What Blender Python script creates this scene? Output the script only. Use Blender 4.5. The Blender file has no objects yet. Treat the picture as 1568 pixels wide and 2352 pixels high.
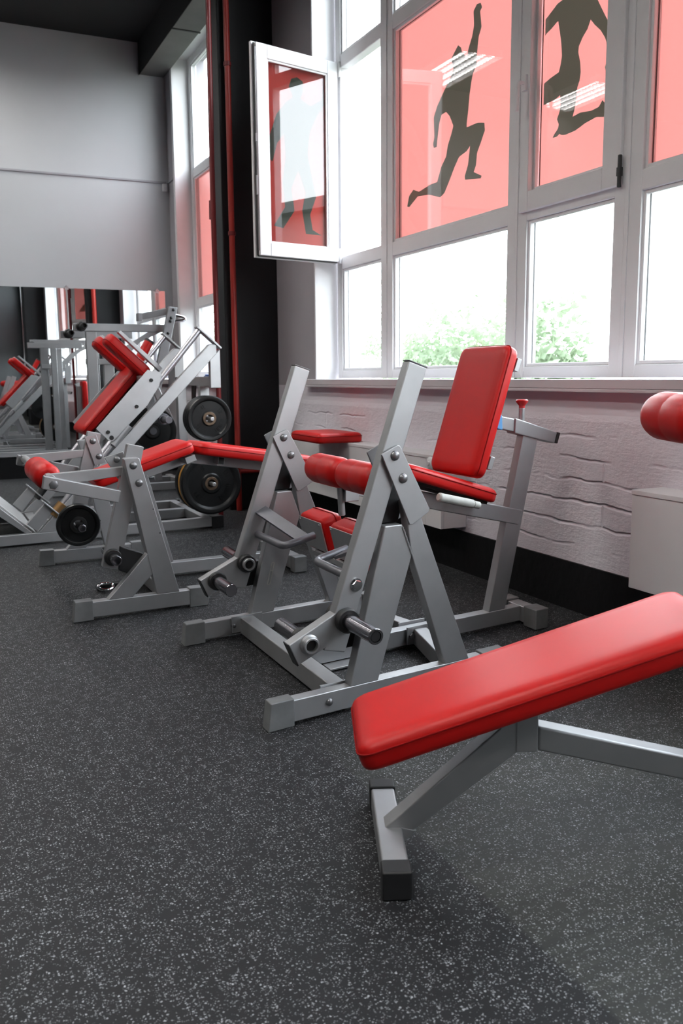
import bpy, bmesh, math, random
from mathutils import Vector, Matrix
R = math.radians
C = bpy.context.scene.collection
sc = bpy.context.scene

# ------------------------------------------------------------------ camera
cam_d = bpy.data.cameras.new('camera')
cam = bpy.data.objects.new('camera', cam_d); C.objects.link(cam)
YAW, PIT, ROL = R(25.147), R(8.868), R(-0.521)
fw = Vector((math.sin(YAW)*math.cos(PIT), math.cos(YAW)*math.cos(PIT), -math.sin(PIT)))
r0 = Vector((math.cos(YAW), -math.sin(YAW), 0)); u0 = r0.cross(fw)
rt = math.cos(ROL)*r0 + math.sin(ROL)*u0
up = -math.sin(ROL)*r0 + math.cos(ROL)*u0
M = Matrix((rt, up, -fw)).transposed().to_4x4(); M.translation = Vector((0, 0, 1.05))
cam.matrix_world = M
cam_d.sensor_fit = 'HORIZONTAL'; cam_d.sensor_width = 36.0
cam_d.lens = 2011.3/1568*36.0
cam_d.clip_start = 0.05; cam_d.clip_end = 300
cam_d.dof.use_dof = True; cam_d.dof.focus_distance = 2.9; cam_d.dof.aperture_fstop = 9.0
sc.camera = cam

# ------------------------------------------------------------------ world, light, exposure
sc.view_settings.view_transform = 'Standard'; sc.view_settings.look = 'None'
sc.view_settings.exposure = 0.0; sc.view_settings.gamma = 1.0
sc.view_settings.use_curve_mapping = False
SKY = 14.0
LAMP = 100.0
wd = bpy.data.worlds.new('overcast_sky'); sc.world = wd; wd.use_nodes = True
nt = wd.node_tree; bg = nt.nodes['Background']
tc = nt.nodes.new('ShaderNodeTexCoord'); sx = nt.nodes.new('ShaderNodeSeparateXYZ')
nt.links.new(tc.outputs['Generated'], sx.inputs[0])
rp = nt.nodes.new('ShaderNodeValToRGB'); nt.links.new(sx.outputs['Z'], rp.inputs[0])
rp.color_ramp.elements[0].position = 0.0; rp.color_ramp.elements[0].color = (0.95, 0.98, 1.0, 1)
rp.color_ramp.elements[1].position = 0.9; rp.color_ramp.elements[1].color = (0.78, 0.88, 1.0, 1)
nt.links.new(rp.outputs[0], bg.inputs[0]); bg.inputs[1].default_value = SKY
sc.cycles.use_denoising = True
sc.cycles.max_bounces = 10; sc.cycles.transparent_max_bounces = 16; sc.cycles.diffuse_bounces = 5
sc.cycles.caustics_reflective = False; sc.cycles.caustics_refractive = False
sc.cycles.sample_clamp_indirect = 8.0
def portal(name, x, y0, y1, z0, z1):
    l = bpy.data.lights.new(name, 'AREA'); l.shape = 'RECTANGLE'; l.size = y1-y0; l.size_y = z1-z0
    o = bpy.data.objects.new(name, l); C.objects.link(o)
    o.matrix_world = Matrix(((0, 0, 1, x), (1, 0, 0, (y0+y1)/2), (0, 1, 0, (z0+z1)/2), (0, 0, 0, 1)))
    l.cycles.is_portal = True
for nm, a, b in (('window_portal', -1.1, 5.87), ('window_portal', 7.1, 9.5), ('window_portal', -6.4, -2.2)):
    portal(nm, 2.95, a, b, 1.03, 4.3)

# ------------------------------------------------------------------ materials
def mat(name, col, rough=.5, metal=0.0, coat=0.0, spec=.5, emit=None, es=0):
    m = bpy.data.materials.new(name); m.use_nodes = True
    p = m.node_tree.nodes['Principled BSDF']
    p.inputs['Base Color'].default_value = (*col, 1); p.inputs['Roughness'].default_value = rough
    p.inputs['Metallic'].default_value = metal; p.inputs['Coat Weight'].default_value = coat
    p.inputs['Specular IOR Level'].default_value = spec
    if emit: p.inputs['Emission Color'].default_value = (*emit, 1); p.inputs['Emission Strength'].default_value = es
    return m
def N(m, t, **k):
    n = m.node_tree.nodes.new(t)
    for a, v in k.items(): setattr(n, a, v)
    return n
def Lk(m, a, b): m.node_tree.links.new(a, b)
def bump(m, src, strength=.3, dist=.002):
    b = N(m, 'ShaderNodeBump'); b.inputs['Strength'].default_value = strength; b.inputs['Distance'].default_value = dist
    Lk(m, src, b.inputs['Height']); Lk(m, b.outputs[0], m.node_tree.nodes['Principled BSDF'].inputs['Normal']); return b
def coords(m, kind='Object'):
    t = N(m, 'ShaderNodeTexCoord'); return t.outputs[kind]
def noise(m, scale, detail=4, vec=None, rough=.5):
    n = N(m, 'ShaderNodeTexNoise'); n.inputs['Scale'].default_value = scale; n.inputs['Detail'].default_value = detail
    n.inputs['Roughness'].default_value = rough
    Lk(m, vec if vec is not None else coords(m), n.inputs['Vector']); return n
def ramp(m, src, stops):
    r = N(m, 'ShaderNodeValToRGB'); Lk(m, src, r.inputs[0]); e = r.color_ramp.elements
    while len(e) < len(stops): e.new(.5)
    for el, (p, c) in zip(e, stops): el.position = p; el.color = (*c, 1)
    return r
def math_(m, op, a, b=None, c=None):
    n = N(m, 'ShaderNodeMath', operation=op)
    for i, v in enumerate((a, b, c)):
        if v is None: continue
        if isinstance(v, (int, float)): n.inputs[i].default_value = v
        else: Lk(m, v, n.inputs[i])
    return n.outputs[0]
def varied(name, col, rough, amt=.12, scale=6, metal=0, bs=None, **k):   # paint with slow tone and gloss variation
    m = mat(name, col, rough, metal, **k); n = noise(m, scale, 5)
    p = m.node_tree.nodes['Principled BSDF']
    r = ramp(m, n.outputs['Fac'], [(.3, tuple(c*(1-amt) for c in col)), (.7, tuple(min(1, c*(1+amt)) for c in col))])
    Lk(m, r.outputs[0], p.inputs['Base Color'])
    if bs: bump(m, noise(m, bs[0], 3).outputs['Fac'], bs[1], bs[2])
    return m

SILVER = varied('silver_paint', (.435, .44, .45), .42, .06, 9, .68, bs=(420, .10, .0006))
DULL = varied('foot_cap_plastic', (.20, .205, .21), .5, .15, 14, .15, bs=(300, .2, .001))
RED = varied('red_vinyl', (.55, .0085, .0075), .40, .06, 5, 0, bs=(650, .10, .0006), spec=.33)
PIPE = mat('red_vinyl_piping', (.27, .006, .006), .6, spec=.12)
BLACK = varied('black_rubber', (.014, .014, .015), .5, .2, 10, 0, bs=(200, .15, .001))
PLATE = varied('black_plate_enamel', (.008, .0085, .009), .36, .25, 12, 0, bs=(160, .12, .001), spec=.35)
HUBM = varied('worn_bronze_hub', (.16, .11, .075), .42, .3, 30, .7)
CHROME = mat('chrome', (.72, .72, .74), .12, 1.0)
HORN = mat('dark_chrome', (.30, .29, .31), .2, 1.0)
DARKM = mat('dark_socket', (.01, .01, .01), .6)
BOLT = mat('bolt_steel', (.24, .24, .25), .36, .7)
SATIN = mat('satin_steel', (.46, .46, .49), .30, .9)
PINM = mat('bright_pin', (.62, .62, .63), .3, .8)
YELLOW = varied('yellow_rim_rubber', (.42, .20, .02), .5, .2, 20)
BRASS = mat('brass_sleeve', (.30, .17, .07), .35, .8)
BLUE = mat('blue_tape', (.10, .32, .62), .5)
REDPL = mat('red_plastic_knob', (.45, .02, .02), .35)
GRIPM = varied('pale_foam_grip', (.55, .56, .53), .6, .12, 30)
HANDLE = varied('grey_grip_tube', (.17, .17, .19), .35, .1, 12, .4)
TREAD = varied('tread_plate', (.5, .5, .5), .5, .1, 30, .5, bs=(180, .8, .003))
REDPAINT = varied('dark_red_paint', (.33, .022, .016), .42, .15, 4)
DKRED = varied('maroon_paint', (.16, .010, .012), .45, .15, 4)
WHITEP = varied('white_pvc', (.85, .845, .855), .35, .03, 4)
PUTTY = varied('grey_white_panel', (.78, .77, .79), .55, .04, 2.5, 0, bs=(60, .08, .001))
SILL = varied('window_board', (.66, .63, .66), .4, .04, 3)
GASKET = mat('black_gasket', (.015, .015, .015), .5)
STICK = mat('pale_sticker', (.55, .55, .5), .5)
WALLG = varied('grey_wall_paint', (.54, .548, .566), .75, .04, 1.2, 0, bs=(90, .12, .0015))
WALLS = varied('grey_plaster_wall', (.40, .385, .415), .8, .05, 1.5, 0, bs=(60, .2, .002))
WALLD = varied('dark_grey_wall', (.075, .08, .085), .8, .08, 1.0)
CEIL = varied('black_ceiling_paint', (.008, .008, .009), .85, .15, 1.5)
BEAMG = varied('grey_concrete_beam', (.16, .155, .155), .85, .12, 3, 0, bs=(30, .3, .003))
BLKP = varied('black_column_paint', (.0055, .006, .0075), .55, .2, 3, spec=.3)
BAND = varied('black_skirting_paint', (.003, .003, .0035), .6, .3, 7, 0, bs=(18, .5, .006), spec=.2)
TRUNK = varied('bark', (.10, .07, .05), .9, .3, 8)
GROUND = varied('grass_and_gravel', (.045, .055, .032), .95, .3, .4)
STRAPM = mat('black_strap', (.015, .015, .016), .6)
BLUEM = mat('blue_mat', (.03, .12, .42), .55)
CABLE = mat('grey_cable', (.36, .35, .38), .6)

def brick_material():
    m = mat('painted_block_wall', (.42, .38, .42), .7)
    co = coords(m); s = N(m, 'ShaderNodeSeparateXYZ'); Lk(m, co, s.inputs[0])
    wob = noise(m, 5, 3); w2 = math_(m, 'MULTIPLY', math_(m, 'SUBTRACT', wob.outputs['Fac'], .5), .055)
    z = math_(m, 'ADD', s.outputs['Z'], w2)
    c = N(m, 'ShaderNodeCombineXYZ'); Lk(m, s.outputs['Y'], c.inputs[0]); Lk(m, z, c.inputs[1])
    b = N(m, 'ShaderNodeTexBrick'); Lk(m, c.outputs[0], b.inputs['Vector'])
    b.inputs['Scale'].default_value = 1.0; b.inputs['Brick Width'].default_value = 1.9; b.inputs['Row Height'].default_value = .098
    b.inputs['Mortar Size'].default_value = .010; b.inputs['Mortar Smooth'].default_value = .9
    gate = N(m, 'ShaderNodeMapRange'); gate.inputs[1].default_value = .46; gate.inputs[2].default_value = .62; Lk(m, noise(m, 3.2, 3).outputs['Fac'], gate.inputs[0])
    mort = math_(m, 'MULTIPLY', b.outputs['Fac'], gate.outputs[0])
    # horizontal brush strokes and lumps in the thick paint
    mp = N(m, 'ShaderNodeMapping'); mp.inputs['Scale'].default_value = (1, 14, 60); Lk(m, co, mp.inputs[0])
    brush = noise(m, 1.0, 6, mp.outputs[0], .65)
    lump = noise(m, 12, 6, None, .6)
    h = math_(m, 'SUBTRACT', math_(m, 'ADD', math_(m, 'MULTIPLY', brush.outputs['Fac'], .35), math_(m, 'MULTIPLY', lump.outputs['Fac'], .75)), math_(m, 'MULTIPLY', mort, .75))
    # smooth plaster strip under the window board
    sm = N(m, 'ShaderNodeMapRange'); sm.inputs[1].default_value = .845; sm.inputs[2].default_value = .875
    sm.inputs[3].default_value = 1; sm.inputs[4].default_value = .06; Lk(m, s.outputs['Z'], sm.inputs[0])
    h = math_(m, 'MULTIPLY', h, sm.outputs[0])
    bump(m, h, .8, .014)
    col = ramp(m, noise(m, 1.6, 4).outputs['Fac'], [(.3, (.74, .715, .775)), (.7, (.79, .76, .82))])
    Lk(m, col.outputs[0], m.node_tree.nodes['Principled BSDF'].inputs['Base Color'])
    return m
BRICK = brick_material()

def floor_material():
    m = mat('speckled_rubber', (.03, .03, .032), .6, spec=.3)
    co = coords(m); base = None
    wob = noise(m, 300, 2); mx = N(m, 'ShaderNodeVectorMath', operation='SCALE'); Lk(m, wob.outputs['Color'], mx.inputs[0]); mx.inputs['Scale'].default_value = .007
    ad = N(m, 'ShaderNodeVectorMath', operation='ADD'); Lk(m, co, ad.inputs[0]); Lk(m, mx.outputs[0], ad.inputs[1])
    flecks = []
    for sca, thr, rr in ((140, .70, .20), (290, .78, .30)):
        v = N(m, 'ShaderNodeTexVoronoi', voronoi_dimensions='2D'); v.inputs['Scale'].default_value = sca; Lk(m, ad.outputs[0], v.inputs['Vector'])
        s = N(m, 'ShaderNodeSeparateColor'); Lk(m, v.outputs['Color'], s.inputs[0])
        on = math_(m, 'GREATER_THAN', s.outputs[0], math_(m, 'MULTIPLY_ADD', noise(m, 28, 2).outputs['Fac'], -.9, thr+.45))
        rad = math_(m, 'MULTIPLY_ADD', s.outputs[1], rr, rr*.45)
        ins = math_(m, 'LESS_THAN', v.outputs['Distance'], rad)
        br = math_(m, 'MULTIPLY_ADD', s.outputs[2], .75, .25)
        flecks.append(math_(m, 'MULTIPLY', math_(m, 'MULTIPLY', on, ins), br))
    fl = math_(m, 'MAXIMUM', flecks[0], math_(m, 'MULTIPLY', flecks[1], .8))
    big = noise(m, .9, 4)
    dark = ramp(m, big.outputs['Fac'], [(.3, (.0055, .0056, .0068)), (.7, (.0078, .008, .0094))])
    # one strip of the rubber roll is a touch greener, with window sheen painted in as fine parallel streaks
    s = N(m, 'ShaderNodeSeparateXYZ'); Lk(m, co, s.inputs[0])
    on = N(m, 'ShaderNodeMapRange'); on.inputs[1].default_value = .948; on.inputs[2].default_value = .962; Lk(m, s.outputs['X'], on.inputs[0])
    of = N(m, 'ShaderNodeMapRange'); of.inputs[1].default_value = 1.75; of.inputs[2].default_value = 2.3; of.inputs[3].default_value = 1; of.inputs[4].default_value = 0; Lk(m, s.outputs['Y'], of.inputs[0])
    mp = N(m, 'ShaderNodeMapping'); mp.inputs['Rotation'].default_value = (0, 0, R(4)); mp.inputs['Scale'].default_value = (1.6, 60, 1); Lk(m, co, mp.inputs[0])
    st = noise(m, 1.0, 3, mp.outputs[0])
    sheen_paint = math_(m, 'MULTIPLY', math_(m, 'MULTIPLY', on.outputs[0], of.outputs[0]), math_(m, 'MULTIPLY_ADD', st.outputs['Fac'], .9, .05))
    m1 = N(m, 'ShaderNodeMix', data_type='RGBA'); Lk(m, sheen_paint, m1.inputs[0]); Lk(m, dark.outputs[0], m1.inputs[6]); m1.inputs[7].default_value = (.046, .049, .042, 1)
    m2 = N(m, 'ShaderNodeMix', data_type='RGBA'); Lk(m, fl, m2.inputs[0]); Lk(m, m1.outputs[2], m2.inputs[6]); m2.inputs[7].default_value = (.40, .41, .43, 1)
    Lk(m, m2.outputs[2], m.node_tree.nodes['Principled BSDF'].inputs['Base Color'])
    bump(m, noise(m, 380, 3).outputs['Fac'], .25, .0012)
    return m
FLOOR = floor_material()

def glass_material():
    m = bpy.data.materials.new('window_glass'); m.use_nodes = True; t = m.node_tree; t.nodes.clear()
    o = N(m, 'ShaderNodeOutputMaterial'); mixn = N(m, 'ShaderNodeMixShader'); fr = N(m, 'ShaderNodeFresnel'); ge = N(m, 'ShaderNodeNewGeometry')
    Lk(m, math_(m, 'MULTIPLY_ADD', ge.outputs['Backfacing'], 1/1.5-1.5, 1.5), fr.inputs[0])
    tr = N(m, 'ShaderNodeBsdfTransparent'); gl = N(m, 'ShaderNodeBsdfGlossy'); gl.inputs['Roughness'].default_value = .0
    tr.inputs[0].default_value = (.97, .985, .98, 1)
    Lk(m, fr.outputs[0], mixn.inputs[0]); Lk(m, tr.outputs[0], mixn.inputs[1]); Lk(m, gl.outputs[0], mixn.inputs[2]); Lk(m, mixn.outputs[0], o.inputs[0])
    return m
GLASS = glass_material()
def film_material(name, tcol, dcol):
    m = bpy.data.materials.new(name); m.use_nodes = True; t = m.node_tree; t.nodes.clear()
    o = N(m, 'ShaderNodeOutputMaterial'); a = N(m, 'ShaderNodeAddShader')
    tr = N(m, 'ShaderNodeBsdfTranslucent'); tr.inputs[0].default_value = (*tcol, 1)
    d = N(m, 'ShaderNodeBsdfDiffuse'); d.inputs[0].default_value = (*dcol, 1)
    Lk(m, tr.outputs[0], a.inputs[0]); Lk(m, d.outputs[0], a.inputs[1]); Lk(m, a.outputs[0], o.inputs[0]); return m
FILM = film_material('red_window_film', (.44, .265, .25), (.26, .035, .03))
FILMD = film_material('dark_print_on_film', (.29, .44, .40), (.03, .03, .025))
LEAF = film_material('pale_leaves', (.135, .165, .105), (.135, .165, .115))
def mirror_material():
    m = mat('mirror_silvering', (.86, .88, .88), .0, 1.0); return m
MIRROR = mirror_material()
LAMPM = mat('lamp_diffuser', (.8, .8, .8), .5, emit=(1, .97, .92), es=LAMP)

# ------------------------------------------------------------------ mesh building
class Fr:                     # a floor frame: origin, u along the thing, v across it, z up
    def __init__(s, o, U, V=(0, 1)):
        s.o = Vector((o[0], o[1], 0)); s.U = Vector((U[0], U[1], 0)); s.V = Vector((V[0], V[1], 0))
    def __call__(s, u, v, z): return s.o + s.U*u + s.V*v + Vector((0, 0, z))
W = Fr((0, 0), (1, 0))        # the room itself
class MB:
    def __init__(s): s.v = []; s.f = []
    def add(s, vs, fs):
        n = len(s.v); s.v += [Vector(p) for p in vs]; s.f += [[n+i for i in q] for q in fs]; return s
    def prism(s, fr, poly, v0, v1):            # polygon in (u, z) pushed from v0 to v1
        n = len(poly)
        vs = [fr(u, v0, z) for u, z in poly] + [fr(u, v1, z) for u, z in poly]
        return s.add(vs, [list(range(n)), list(range(2*n-1, n-1, -1))] + [[i, n+i, n+(i+1) % n, (i+1) % n] for i in range(n)])
    def box(s, fr, u0, u1, v0, v1, z0, z1): return s.prism(fr, [(u0, z0), (u1, z0), (u1, z1), (u0, z1)], v0, v1)
    def bar(s, p, q, w, h, up=(0, 0, 1)):      # straight bar, w wide sideways and h deep along 'up'
        p, q = Vector(p), Vector(q); d = (q-p).normalized(); up = Vector(up)
        a = d.cross(up).normalized(); b = a.cross(d).normalized()
        c = [(-w/2, -h/2), (w/2, -h/2), (w/2, h/2), (-w/2, h/2)]
        return s.add([p+a*x+b*y for x, y in c] + [q+a*x+b*y for x, y in c], [[3, 2, 1, 0], [4, 5, 6, 7]] + [[i, (i+1) % 4, 4+(i+1) % 4, 4+i] for i in range(4)])
    def lathe(s, p, q, prof, n=28):            # prof: (distance along p>q in metres, radius)
        p, q = Vector(p), Vector(q); d = (q-p).normalized()
        a = d.orthogonal().normalized(); b = d.cross(a)
        vs = []; fs = []
        for t, r in prof:
            for k in range(n):
                an = 2*math.pi*k/n; vs.append(p + d*t + (a*math.cos(an) + b*math.sin(an))*max(r, 1e-5))
        m = len(prof)
        for i in range(m-1):
            for k in range(n):
                k2 = (k+1) % n; fs.append([i*n+k, i*n+k2, (i+1)*n+k2, (i+1)*n+k])
        if prof[0] != prof[-1]:
            fs.append(list(range(n-1, -1, -1))); fs.append([(m-1)*n+k for k in range(n)])
        else: pass
        return s.add(vs, fs)
    def cyl(s, p, q, r, n=24, bev=.002):
        L = (Vector(q)-Vector(p)).length; bev = min(bev, r*.3, L*.3)
        return s.lathe(p, q, [(0, r-bev), (bev, r), (L-bev, r), (L, r-bev)], n)
    def pipe(s, p, q, r, ri, n=24, depth=.05):  # tube with an open end at q
        L = (Vector(q)-Vector(p)).length
        return s.lathe(p, q, [(0, r), (L-.002, r), (L, r-.002), (L, ri), (L-min(depth, L*.8), ri)], n)
    def sweep(s, pts, r, n=12, closed=False):
        pts = [Vector(p) for p in pts]; m = len(pts); vs = []; fs = []; ref = None
        for i in range(m):
            if closed: d = pts[(i+1) % m]-pts[i-1]
            else: d = pts[min(i+1, m-1)]-pts[max(i-1, 0)]
            d.normalize()
            if ref is None: ref = d.orthogonal().normalized()
            ref = (ref-d*ref.dot(d)).normalized(); b = d.cross(ref)
            for k in range(n):
                an = 2*math.pi*k/n; vs.append(pts[i]+(ref*math.cos(an)+b*math.sin(an))*r)
        for i in range(m if closed else m-1):
            j = (i+1) % m
            for k in range(n):
                k2 = (k+1) % n; fs.append([i*n+k, i*n+k2, j*n+k2, j*n+k])
        if not closed: fs += [list(range(n-1, -1, -1)), [(m-1)*n+k for k in range(n)]]
        return s.add(vs, fs)
    def dome(s, p, nrm, r, h, n=16):
        p = Vector(p); nrm = Vector(nrm).normalized()
        return s.lathe(p, p+nrm, [(0, r)] + [(h*math.sin(a), r*math.cos(a)) for a in (.35, .7, 1.05, 1.35)], n)
    def hexa(s, p, nrm, r, h):
        p = Vector(p); return s.lathe(p, p+Vector(nrm), [(0, r), (h*.8, r), (h, r*.86)], 6)
def corner(pts, r, n=5):                       # round the inner corners of a polyline
    pts = [Vector(p) for p in pts]; out = [pts[0]]
    for i in range(1, len(pts)-1):
        a, b, c = pts[i-1], pts[i], pts[i+1]; d1 = (a-b).normalized()*r; d2 = (c-b).normalized()*r
        for k in range(n+1):
            t = k/n; out.append((b+d1)*(1-t)**2 + b*2*t*(1-t) + (b+d2)*t*t)
    return out+[pts[-1]]
BASE = {}
def obj(name, mb, m, parent=None, bev=0, seg=2, ang=35, label=None):
    org = BASE.get(parent.name, Vector((0, 0, 0))) if parent is not None else Vector((0, 0, 0))
    me = bpy.data.meshes.new(name); me.from_pydata([p-org for p in mb.v], [], mb.f); me.update()
    b = bmesh.new(); b.from_mesh(me); bmesh.ops.recalc_face_normals(b, faces=b.faces); b.to_mesh(me); b.free()
    for p in me.polygons: p.use_smooth = True
    me.set_sharp_from_angle(angle=R(ang))
    me.materials.append(m)
    o = bpy.data.objects.new(name, me); C.objects.link(o)
    if parent is not None: o.parent = parent; BASE[o.name] = org
    if bev:
        d = o.modifiers.new('edge_rounding', 'BEVEL'); d.width = bev; d.segments = seg; d.limit_method = 'ANGLE'; d.angle_limit = R(30); d.harden_normals = True
    if label: o['label'] = label
    return o
def thing(name, label, cat, loc, group=None):
    o = bpy.data.objects.new(name, None); C.objects.link(o); o.location = loc; o.empty_display_size = .1
    o['label'] = label; o['category'] = cat
    if group: o['group'] = group
    BASE[o.name] = Vector(loc); return o
def tag(o, label, cat, group=None):
    o['label'] = label; o['category'] = cat
    if group: o['group'] = group
    return o
def origin(o, loc):                            # give a one-mesh thing an origin of its own
    loc = Vector(loc); o.data.transform(Matrix.Translation(-loc)); o.location = loc; return o
def struct(name, mb, m, parent=None, bev=0, **k):
    o = obj(name, mb, m, parent, bev, **k)
    if parent is None: o['kind'] = 'structure'
    return o
def pad(name, parent, c, A, B, Nn, la, lb, th, rc=.03, crown=.006, m=None, seam=True):
    """upholstered cushion: c = middle of its underside, A/B = half-axes directions, Nn = up"""
    c, A, B, Nn = Vector(c), Vector(A).normalized(), Vector(B).normalized(), Vector(Nn).normalized()
    def ring(inset, h):
        a, b = la/2-inset, lb/2-inset; r = max(rc-inset*.6, .006); out = []
        for cx, cy, a0 in ((a-r, b-r, 0), (-(a-r), b-r, 90), (-(a-r), -(b-r), 180), (a-r, -(b-r), 270)):
            for k in range(6):
                an = R(a0+k*18); out.append(c + A*(cx+r*math.cos(an)) + B*(cy+r*math.sin(an)) + Nn*h)
        return out
    prof = [(.012, 0), (.003, .005), (0, .014), (0, th*.62), (.003, th*.78), (.009, th*.9), (.020, th*.985), (.045, th+crown*.12), (.060, th+crown*.14)]
    rings = [ring(*p) for p in prof]; n = len(rings[0]); mb = MB(); vs = [p for r in rings for p in r]; fs = []
    for i in range(len(rings)-1):
        for k in range(n): fs.append([i*n+k, i*n+(k+1) % n, (i+1)*n+(k+1) % n, (i+1)*n+k])
    fs += [list(range(n-1, -1, -1)), [(len(rings)-1)*n+k for k in range(n)]]
    mb.add(vs, fs); o = obj(name, mb, m or RED, parent, ang=60)
    if seam: obj('piping', MB().sweep(ring(-.0005, th*.66), .0022, 6, True), PIPE, o)
    return o
def roller(name, parent, p, q, r, m=None):
    p, q = Vector(p), Vector(q); L = (q-p).length; mb = MB()
    prof = [(.006, r*.3), (0, r*.45), (.001, r*.6), (.008, r*.8), (.02, r*.93), (.04, r), (L*.5-.006, r*1.0), (L*.5, r*.985), (L*.5+.006, r), (L-.04, r), (L-.02, r*.93), (L-.008, r*.8), (L-.001, r*.6), (L, r*.45), (L-.006, r*.3)]
    mb.lathe(p, q, prof, 36); return obj(name, mb, m or RED, parent, ang=60)
# ------------------------------------------------------------------ the room
ATH1 =[ (4.160,2.974),(4.147,2.949),(4.164,2.935),(4.149,2.854),(4.174,2.815),(4.188,2.736),(4.191,2.674),(4.223,2.648),(4.238,2.610),(4.255,2.544),(4.267,2.461),(4.279,2.406),(4.279,2.384),(4.170,2.382),(4.110,2.367),(4.103,2.328),(4.141,2.273),(4.174,2.230),(4.183,2.168),(4.204,2.136),(4.128,2.102),(4.136,2.090),(4.217,2.102),(4.286,2.112),(4.292,2.131),(4.260,2.184),(4.248,2.247),(4.241,2.281),(4.276,2.260),(4.352,2.247),(4.402,2.198),(4.445,2.146),(4.504,2.081),(4.550,2.066),(4.676,2.104),(4.808,2.117),(4.911,2.072),(4.935,2.080),(4.911,2.138),(4.860,2.165),(4.792,2.141),(4.661,2.157),(4.582,2.157),(4.537,2.234),(4.487,2.276),(4.470,2.333),(4.435,2.385),(4.413,2.425),(4.452,2.486),(4.491,2.519),(4.542,2.517),(4.566,2.477),(4.586,2.390),(4.591,2.353),(4.623,2.355),(4.632,2.378),(4.617,2.413),(4.625,2.523),(4.589,2.574),(4.543,2.615),(4.493,2.654),(4.441,2.698),(4.419,2.728),(4.443,2.786),(4.400,2.816),(4.373,2.834),(4.344,2.813),(4.335,2.789),(4.301,2.757),(4.282,2.737),(4.274,2.777),(4.235,2.835),(4.218,2.884),(4.225,2.956),(4.194,2.980) ]
ATH2 =[ (3.447,2.753),(3.453,2.781),(3.441,2.803),(3.407,2.806),(3.373,2.790),(3.346,2.762),(3.337,2.728),(3.319,2.701),(3.253,2.665),(3.227,2.623),(3.172,2.538),(3.144,2.507),(3.139,2.433),(3.153,2.402),(3.159,2.341),(3.181,2.346),(3.190,2.368),(3.170,2.400),(3.168,2.432),(3.196,2.491),(3.226,2.531),(3.263,2.564),(3.293,2.597),(3.312,2.565),(3.344,2.539),(3.367,2.510),(3.370,2.485),(3.355,2.438),(3.349,2.394),(3.356,2.359),(3.369,2.336),(3.374,2.300),(3.377,2.269),(3.388,2.234),(3.397,2.215),(3.345,2.220),(3.269,2.209),(3.221,2.212),(3.198,2.234),(3.182,2.217),(3.161,2.201),(3.151,2.153),(3.187,2.162),(3.235,2.174),(3.308,2.166),(3.375,2.150),(3.445,2.148),(3.472,2.154),(3.486,2.163),(3.508,2.154),(3.536,2.156),(3.527,2.167),(3.500,2.186),(3.492,2.206),(3.507,2.232),(3.490,2.261),(3.483,2.297),(3.489,2.335),(3.525,2.325),(3.617,2.322),(3.661,2.325),(3.663,2.393),(3.640,2.412),(3.566,2.430),(3.503,2.439),(3.491,2.468),(3.483,2.504),(3.490,2.560),(3.502,2.612),(3.517,2.666),(3.526,2.666),(3.566,2.650),(3.603,2.640),(3.630,2.622),(3.653,2.598),(3.649,2.578),(3.635,2.562),(3.636,2.546),(3.650,2.528),(3.669,2.531),(3.675,2.669),(3.642,2.692),(3.579,2.719),(3.525,2.744),(3.490,2.747) ]
XW, YB, ZC = 2.56, 9.8, 4.52         # window wall, mirror wall, ceiling
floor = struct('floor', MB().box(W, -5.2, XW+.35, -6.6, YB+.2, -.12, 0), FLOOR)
struct('ceiling', MB().box(W, -5.2, XW+.35, -6.6, YB+.2, ZC, ZC+.15), CEIL)
struct('wall_back', MB().box(W, -5.2, XW+.35, YB, YB+.2, 0, ZC), WALLG)
struct('wall_left', MB().box(W, -5.4, -5.2, -6.6, YB+.2, 0, ZC), WALLD)
struct('wall_front', MB().box(W, -5.2, XW+.35, -6.8, -6.6, 0, ZC), WALLD)
WINS = [(7.1, 9.5), (-1.165, 5.87), (-6.4, -2.2)]
Z0, ZT = 1.0, 4.33
mb = MB()
ys = [YB] + [y for a, b in WINS for y in (b, a)] + [-6.6]
for i in range(0, len(ys), 2): mb.box(W, XW, XW+.35, ys[i+1], ys[i], Z0-.02, ZC)
for a, b in WINS: mb.box(W, XW, XW+.35, a, b, ZT, ZC)
mb.box(W, XW, XW+.35, -6.6, YB, 0, Z0-.02)
wr = struct('wall_right', mb, WALLS)
# the masonry below the windows is thick-painted block, everything above is plaster
wr.data.materials.append(BRICK)
for p in wr.data.polygons:
    if p.index >= 6*7: p.material_index = 1
struct('baseboard_right', MB().box(W, XW-.012, XW, -6.6, YB, 0, .218), BAND)
struct('baseboard_back', MB().box(W, -5.2, XW-.012, YB-.012, YB, 0, .225), BAND)
for k, (a, b) in enumerate(WINS):      # white reveal linings with a narrow casing on the wall face
    m2 = MB()
    for y0, y1 in ((b-.02, b), (a, a+.02)): m2.box(W, XW-.004, XW+.17, y0, y1, Z0, ZT)
    m2.box(W, XW-.004, XW+.17, a, b, ZT-.02, ZT)
    if k == 0:
        m2.box(W, XW-.014, XW-.004, b-.02, b+.05, Z0+.02, ZT+.05).box(W, XW-.014, XW-.004, a+.02, b-.02, ZT-.02, ZT+.05)
    struct('trim_%d' % (k+1), m2, WHITEP, bev=.002)
    # window board
    o = struct('trim_%d' % (k+4), MB().box(W, XW-.055, XW+.17, a-.13, b+.14, Z0-.015, Z0+.024).box(W, XW-.055, XW-.047, a-.13, b+.14, Z0-.030, Z0-.015), SILL, bev=.004)
struct('ceiling_beam', MB().box(W, 2.29, 2.55, -6.6, YB, 4.205, ZC), BEAMG, bev=.006)
mb = MB().box(W, 2.285, 2.29, -6.6, YB, 4.20, ZC); struct('trim_7', mb, CEIL)
struct('trim_8', MB().box(W, 2.285, 2.555, 8.42, 8.44, 4.197, 4.205), DARKM)
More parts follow.
